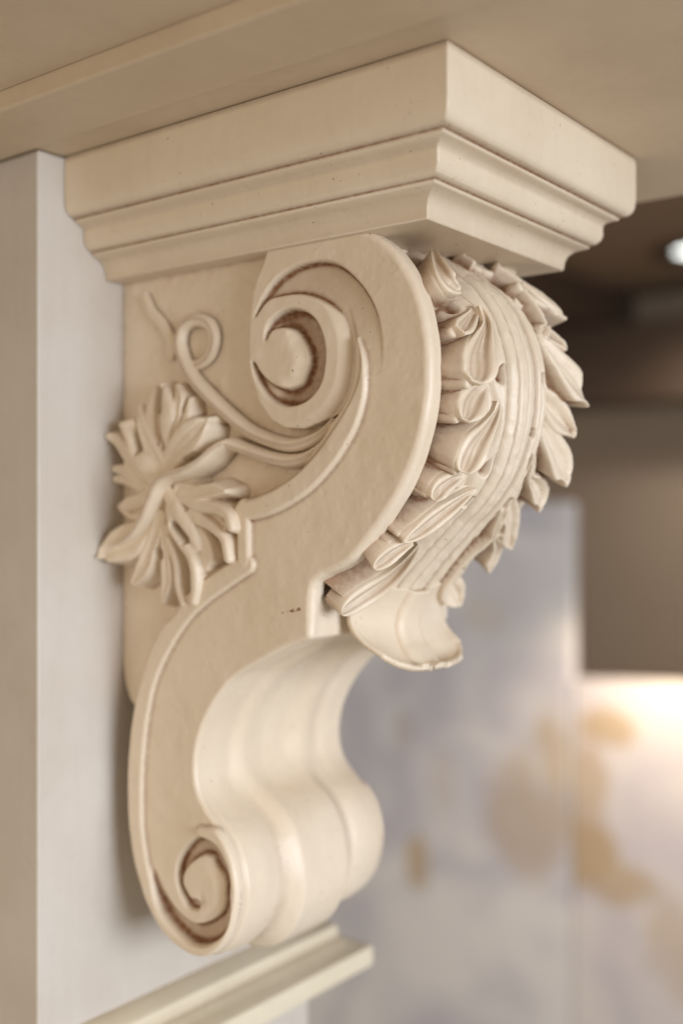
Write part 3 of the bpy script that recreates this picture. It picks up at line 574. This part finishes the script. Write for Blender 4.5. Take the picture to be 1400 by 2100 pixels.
HA = Hc + 1.6 * (1 - (np.clip(dcn / Wc, 0, 1)) ** 2) - 3.2 * np.exp(-((dcn - Wc) / 1.4) ** 2) + 1.8 * np.exp(-((dcn - Wc - 4) / 2.8) ** 2) - .7 * np.exp(-(dcn / 1.1) ** 2) - 2.2 * np.exp(-((dcn - Wc - 9.5) / 1.3) ** 2) + 1.3 * np.exp(-((dcn - Wc - 14) / 2.6) ** 2) - 1.8 * np.exp(-((dcn - Wc - 19 - 3 * np.sin(SA / 9.0)) / 1.4) ** 2)
tipf = sst(286, 305, SA)
HA = HA - (1 - tipf) * .0105 * np.clip(dcn - Wc, 0, None) ** 2 + tipf * (.0030 * dcn ** 2 - 1.0)
HB = HA.copy()
HA = HA - np.clip(dcn - Bw, 0, None) * 3.0 - 30 * sst(286, 294, SA)
LNx = []
for n_, (p, c) in enumerate(TR['LN']):
    if n_ >= 4: p = [(p[0][0] - 22, p[0][1] + 9, 1.6, p[0][3] + 1.0), (p[0][0] - 8, p[0][1] + 3, 2.6, p[0][3] + .5)] + [tuple(q) for q in p]
    LNx.append((p, c))
LBn = lobes(SA, UA, [([(q[0], q[1] + 1.5, q[2] * .75 + .6, q[3] - 5.0) for q in p], -.6) for p in TR['PADS']], -40, 6.0)
far = []
for p, c in LNx:
    q = []
    for n_, v in enumerate(p):
        f_ = min(max((52 - v[1]) / 26, 0), 1)
        q.append((v[0] + (2 if n_ == len(p) - 1 else 0), v[1] - 1.5, v[2] * (.55 if n_ == len(p) - 1 else 1.15), v[3] + 5.5 * f_ + (2.0 if n_ == len(p) - 1 else 0)))
    far.append((q, c * 1.9))
LBf = lobes(SA, UA, far, -40, 7.0, .25)
LB = np.where(TA_ < W / 2, LBn, LBf)
HA = np.maximum(HA, LB)
LG = lobes(SA, UA, [(p, -1) for p in TR['LEDGE']], -40, 2.6)
HA = np.maximum(HA, LG)
HA = np.where(SA < 276, np.minimum(HA, -27 + np.clip(UA - 6.5, 0, None) * 8), HA)
for hl in TR['LHOLE']:
    D, V = near_line(SA, UA, np.array(hl), 8)
    HA = np.where(D < 100, HA - 6 * (1 - sst(-1.0, .8, D - V[..., 0])), HA)
cva = blur(HA, 4) - HA; cvb = blur(HA, 1.5) - HA
HA = blur(HA, .8)
wall = sst(2.2, 5.0, blur(np.hypot(*np.gradient(HA, .45)), .8))
HA += value_noise(HA.shape, 10, 31) * .18 + value_noise(HA.shape, 3.5, 32) * .05
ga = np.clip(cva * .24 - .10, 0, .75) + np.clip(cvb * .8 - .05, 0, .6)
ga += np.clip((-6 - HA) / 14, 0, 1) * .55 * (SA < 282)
ga += .30 * wall * (SA < 284)  # brown on steep lobe walls: part glaze, part painted undercut shade
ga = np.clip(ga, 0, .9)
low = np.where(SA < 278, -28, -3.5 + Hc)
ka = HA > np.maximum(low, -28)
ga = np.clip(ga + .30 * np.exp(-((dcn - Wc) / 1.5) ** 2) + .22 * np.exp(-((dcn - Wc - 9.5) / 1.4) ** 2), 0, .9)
ka &= ~((SA > 296) | ((SA > 280) & (HA < Hc - 8)))
kfa = ka[:-1, :-1] | ka[1:, :-1] | ka[1:, 1:] | ka[:-1, 1:]
HAc = np.maximum(HA, -30)
lean = .22 * np.clip(HA + 4, 0, None) * (1 - tipf)             # tips lean downwards along the leaf
Tt = np.gradient(CA0, axis=0); Tt /= np.hypot(*Tt.T)[:, None]
AX = CA0[:, 0][:, None] + NCa[:, 0][:, None] * HAc + Tt[:, 0][:, None] * lean
AZ = CA0[:, 1][:, None] + NCa[:, 1][:, None] * HAc + Tt[:, 1][:, None] * lean
Va = np.stack([AX, TA_, AZ], -1).reshape(-1, 3) * MM
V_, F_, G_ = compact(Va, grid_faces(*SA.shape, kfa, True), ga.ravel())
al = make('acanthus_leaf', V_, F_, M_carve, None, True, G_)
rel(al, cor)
# the spoon-shaped lobes that turn out along the near edge
def lobe_pad(pts, cup, k):
    L = cat(pts, 9); n = len(L); m = 29
    tau = np.linspace(0, 1, n)
    idx = np.clip(L[:, 0] / .45, 0, len(CA0) - 1.01); ii = idx.astype(int); fr = (idx - ii)[:, None]
    P = CA0[ii] * (1 - fr) + CA0[ii + 1] * fr; Nn = NCa[ii] * (1 - fr) + NCa[ii + 1] * fr
    C3 = np.stack([P[:, 0] + Nn[:, 0] * L[:, 3], L[:, 1], P[:, 1] + Nn[:, 1] * L[:, 3]], 1)
    C3 = gs1(C3, 2)
    T3 = np.gradient(C3, axis=0); T3 /= np.linalg.norm(T3, axis=1)[:, None] + 1e-9
    N3 = np.stack([Nn[:, 0], 0 * Nn[:, 0], Nn[:, 1]], 1)
    Fn = N3 * .66 + np.array([0, -.75, 0]); Fn -= (Fn * T3).sum(1)[:, None] * T3; Fn /= np.linalg.norm(Fn, axis=1)[:, None]
    Wd = np.cross(Fn, T3)
    hw = gs1(L[:, 2:3], 1.5)[:, 0]
    v = np.linspace(-1, 1, m); V = []; G = []
    r = np.random.default_rng(60 + k)
    for a in range(n):
        body_ = sst(0, .25, tau[a])
        end = sst(1.0, .86, tau[a])
        for q in v:
            c = abs(q)
            f = -cup * (1 - sst(0, .72, c)) * body_ * end - .9 * (np.clip((c - .80) / .20, 0, 1)) ** 2 - 1.0 * (1 - sst(1.0, .95, tau[a]))
            f += cup * .32 * math.exp(-((q + .10 * sin(6 * tau[a])) / .14) ** 2) * body_ * end
            f += .10 * cos(q * 15 + 2 * tau[a]) * (c < .7) * body_
            V.append(C3[a] + Wd[a] * hw[a] * q + Fn[a] * f)
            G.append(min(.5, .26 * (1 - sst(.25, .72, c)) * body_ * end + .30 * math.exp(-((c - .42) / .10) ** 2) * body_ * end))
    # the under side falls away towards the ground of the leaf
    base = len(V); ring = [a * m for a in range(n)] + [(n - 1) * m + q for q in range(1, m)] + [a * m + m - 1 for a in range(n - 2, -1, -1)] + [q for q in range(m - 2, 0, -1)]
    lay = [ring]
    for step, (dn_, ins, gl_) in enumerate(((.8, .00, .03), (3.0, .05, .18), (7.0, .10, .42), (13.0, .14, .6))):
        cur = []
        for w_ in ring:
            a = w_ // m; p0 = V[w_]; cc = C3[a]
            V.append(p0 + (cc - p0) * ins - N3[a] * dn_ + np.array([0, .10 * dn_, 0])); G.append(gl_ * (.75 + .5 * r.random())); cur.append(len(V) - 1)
        lay.append(cur)
    F = [(a * m + q, (a + 1) * m + q, (a + 1) * m + q + 1, a * m + q + 1) for a in range(n - 1) for q in range(m - 1)]
    for u_, l_ in zip(lay[:-1], lay[1:]):
        K = len(u_)
        F += [(u_[q], u_[(q + 1) % K], l_[(q + 1) % K], l_[q]) for q in range(K)]
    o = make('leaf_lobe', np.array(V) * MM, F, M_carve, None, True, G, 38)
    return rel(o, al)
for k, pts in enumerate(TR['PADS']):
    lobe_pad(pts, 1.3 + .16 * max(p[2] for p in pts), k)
# the end of the leaf: a free curling lip with its own outline
st_ = np.linspace(272, 332, 96); vt = np.linspace(-1, 1, 111)
ST_, VT = np.meshgrid(st_, vt, indexing='ij')
ed = np.interp(st_, [272, 280, 288, 296, 304, 314, 322, 328, 332], [30, 41, 48, 47, 44.5, 42, 36, 28, 15])[:, None]
dn = np.abs(VT) * ed
i0 = np.clip(ST_ / .45, 0, len(CA0) - 1.001); ii = i0.astype(int); fr_ = (i0 - ii)[..., None]
Pc = CA0[ii] * (1 - fr_) + CA0[ii + 1] * fr_; Nc = NCa[ii] * (1 - fr_) + NCa[ii + 1] * fr_
hcT = np.interp(ST_, sc_, hc); wT = np.interp(ST_, sc_, wc) * .8
hT = hcT - 1.0 + 3.2 * sst(wT + 2, wT - 1, dn) * (1 - sst(310, 324, ST_)) - 2.0 * np.exp(-((dn - wT - 1.5) / 1.6) ** 2) * (1 - sst(308, 322, ST_))
tq = sst(290, 313, ST_)
hT = hT + (dn / 43) ** 2 * (4.5 * tq - 5.0 * (1 - tq)) - 1.5 * sst(.25, .75, dn / 43) * (1 - sst(285, 312, ST_))
hT = hT + .9 * np.cos(dn / ed * pi * 2.0) * sst(300, 318, ST_) + 1.2 * sst(.90, 1.0, np.maximum(dn / ed, (ST_ - 272) / 60)) * sst(285, 300, ST_)
St2 = ST_ + 1.6 * np.cos(VT * pi * 2.0) * sst(296, 330, ST_)         # three soft points along the lip
i0 = np.clip(St2 / .45, 0, len(CA0) - 1.001); ii = i0.astype(int); fr_ = (i0 - ii)[..., None]
Pc = CA0[ii] * (1 - fr_) + CA0[ii + 1] * fr_; Nc = NCa[ii] * (1 - fr_) + NCa[ii + 1] * fr_
Vt_ = np.stack([Pc[..., 0] + Nc[..., 0] * hT, W / 2 + VT * ed, Pc[..., 1] + Nc[..., 1] * hT], -1).reshape(-1, 3) * MM
gt = np.clip(np.exp(-((dn - wT - 1.5) / 1.3) ** 2) * .4, 0, .6)
lt = make('leaf_tip', Vt_, grid_faces(*ST_.shape, np.ones((len(st_) - 1, len(vt) - 1), bool), True), M_carve, None, True, gt.ravel())
so_ = lt.modifiers.new('thickness', 'SOLIDIFY'); so_.thickness = .0034; so_.offset = -1
rel(lt, al)

# ================================================================== background
def panel_mat(name, c1, c2, gold, blots, warm=0):
    m = bpy.data.materials.new(name); m.use_nodes = True; nt = m.node_tree
    b = nt.nodes['Principled BSDF']; tc = N(nt, 'ShaderNodeTexCoord').outputs['Object']
    c = mix(nt, ramp(nt, noise(nt, tc, 2.6, 4, .5, 1.2), [(.38, (0, 0, 0, 1)), (.62, (1, 1, 1, 1))]), c1, c2)
    sep = N(nt, 'ShaderNodeSeparateXYZ'); nt.links.new(tc, sep.inputs[0])
    wn = math_(nt, 'MULTIPLY', math_(nt, 'SUBTRACT', noise(nt, tc, 6, 5), .5), 3.2)
    acc = None
    for (x, z, rx, rz, a) in blots:
        dx = math_(nt, 'DIVIDE', math_(nt, 'SUBTRACT', sep.outputs[0], x), rx)
        dz = math_(nt, 'DIVIDE', math_(nt, 'SUBTRACT', sep.outputs[2], z), rz)
        r2 = math_(nt, 'ADD', math_(nt, 'MULTIPLY', dx, dx), math_(nt, 'MULTIPLY', dz, dz))
        v = math_(nt, 'MULTIPLY', math_(nt, 'SUBTRACT', math_(nt, 'ADD', wn, 1.3), r2, True), .7)
        v = math_(nt, 'MULTIPLY', v, a)
        acc = v if acc is None else math_(nt, 'MAXIMUM', acc, v)
    c = mix(nt, acc, c, gold)
    nt.links.new(c, b.inputs['Base Color']); b.inputs['Roughness'].default_value = .35
    return m
GOLD = srgb(176, 142, 72)
m_tall = panel_mat('grey_marbled', srgb(198, 196, 204), srgb(226, 224, 224), GOLD,
    [(-1.49, -1.17, .045, .10, .9), (-1.09, -.93, .17, .20, .6), (-.99, -.76, .07, .16, .7), (-1.40, -.90, .05, .12, .22), (-1.55, -.74, .05, .09, .3), (-1.24, -.33, .10, .07, .25)])
m_low = panel_mat('pale_marbled', srgb(206, 200, 206), srgb(222, 216, 214), GOLD,
    [(-.83, -.645, .10, .055, .85), (-.88, -.82, .07, .17, .7), (-.885, -1.02, .10, .11, .95), (-.77, -1.10, .13, .07, .8), (-1.05, -1.27, .04, .12, .6), (-.62, -1.25, .10, .16, .5)])
tall = box('marbled_panel', (-2.9, 2.60, -2.4), (-.93, 2.64, .03), m_tall, bev=.01)
tall['label'] = 'tall blurred blue grey marbled panel with a few dull gold blotches, behind the corbel'; tall['category'] = 'wall panel'
V = []; xs = np.linspace(-.925, .5, 30)
for x in xs:
    zt = -.508 + .03 * sin((x + .925) / 1.43 * pi)
    V += [(x, 2.594, zt), (x, 2.594, -2.4), (x, 2.64, zt), (x, 2.64, -2.4)]
F = []
for i in range(len(xs) - 1):
    a = 4 * i; F += [(a, a + 1, a + 5, a + 4), (a + 2, a, a + 4, a + 6), (a + 3, a + 2, a + 6, a + 7)]
F += [(0, 2, 3, 1), tuple(4 * (len(xs) - 1) + k for k in (0, 1, 3, 2))]
lowp = make('marbled_panel', V, F, m_low, None, False)
lowp['label'] = 'lower warm lit pale marbled panel with golden blotches, bright along its top at the right'; lowp['category'] = 'wall panel'

bm_ = box('ceiling_beam', (-3, .5, .80), (-1.40, 4.2, .948), dark_m, bev=0)
bm_['label'] = 'dark brown boxed beam under the ceiling, right of the leaf tips'; bm_['category'] = 'beam'
cb = box('wall_cornice', (-3, 3.9, .465), (2.5, 4.198, .79), dark_m, bev=0)
cb['label'] = 'long dark brown cornice band along the top of the tan wall'; cb['category'] = 'cornice'

def ring(name, r0, r1, z0, z1, mat, cx, cyy, root):
    n = 48; V = []; F = []
    for i in range(n):
        a = 2 * pi * i / n
        for r, z in ((r0, z0), (r1, z0), (r1, z1), (r0, z1)): V.append((cx + r * cos(a), cyy + r * sin(a), z))
    for i in range(n):
        j = (i + 1) % n
        for k in range(4): F.append((4 * i + k, 4 * j + k, 4 * j + (k + 1) % 4, 4 * i + (k + 1) % 4))
    return rel(make(name, V, F, mat, None, False), root)
lr = empty('ceiling_light', (-.845, 3.45, .94), 'small round recessed ceiling light with a dark ring, at the right edge', 'ceiling light')
ring('trim',   .09, .17, .935, .9495, dark_m, -.845, 3.45, lr)
em = bpy.data.materials.new('lamp_glow'); em.use_nodes = True
pb = em.node_tree.nodes['Principled BSDF']; pb.inputs['Emission Color'].default_value = (.95, 1, .95, 1); pb.inputs['Emission Strength'].default_value = 3
n = 40; rel(make('diffuser', [(-.845 + .09 * cos(2 * pi * i / n), 3.45 + .09 * sin(2 * pi * i / n), .944) for i in range(n)], [tuple(reversed(range(n)))], em, None, False), lr)

dl = bpy.data.lights.new('downlight', 'SPOT'); dl.energy = 60; dl.color = (1, .9, .78); dl.spot_size = radians(150); dl.spot_blend = 1; dl.shadow_soft_size = .1
do = bpy.data.objects.new('downlight', dl); COL.objects.link(do); do.location = (-.845, 3.45, .90)
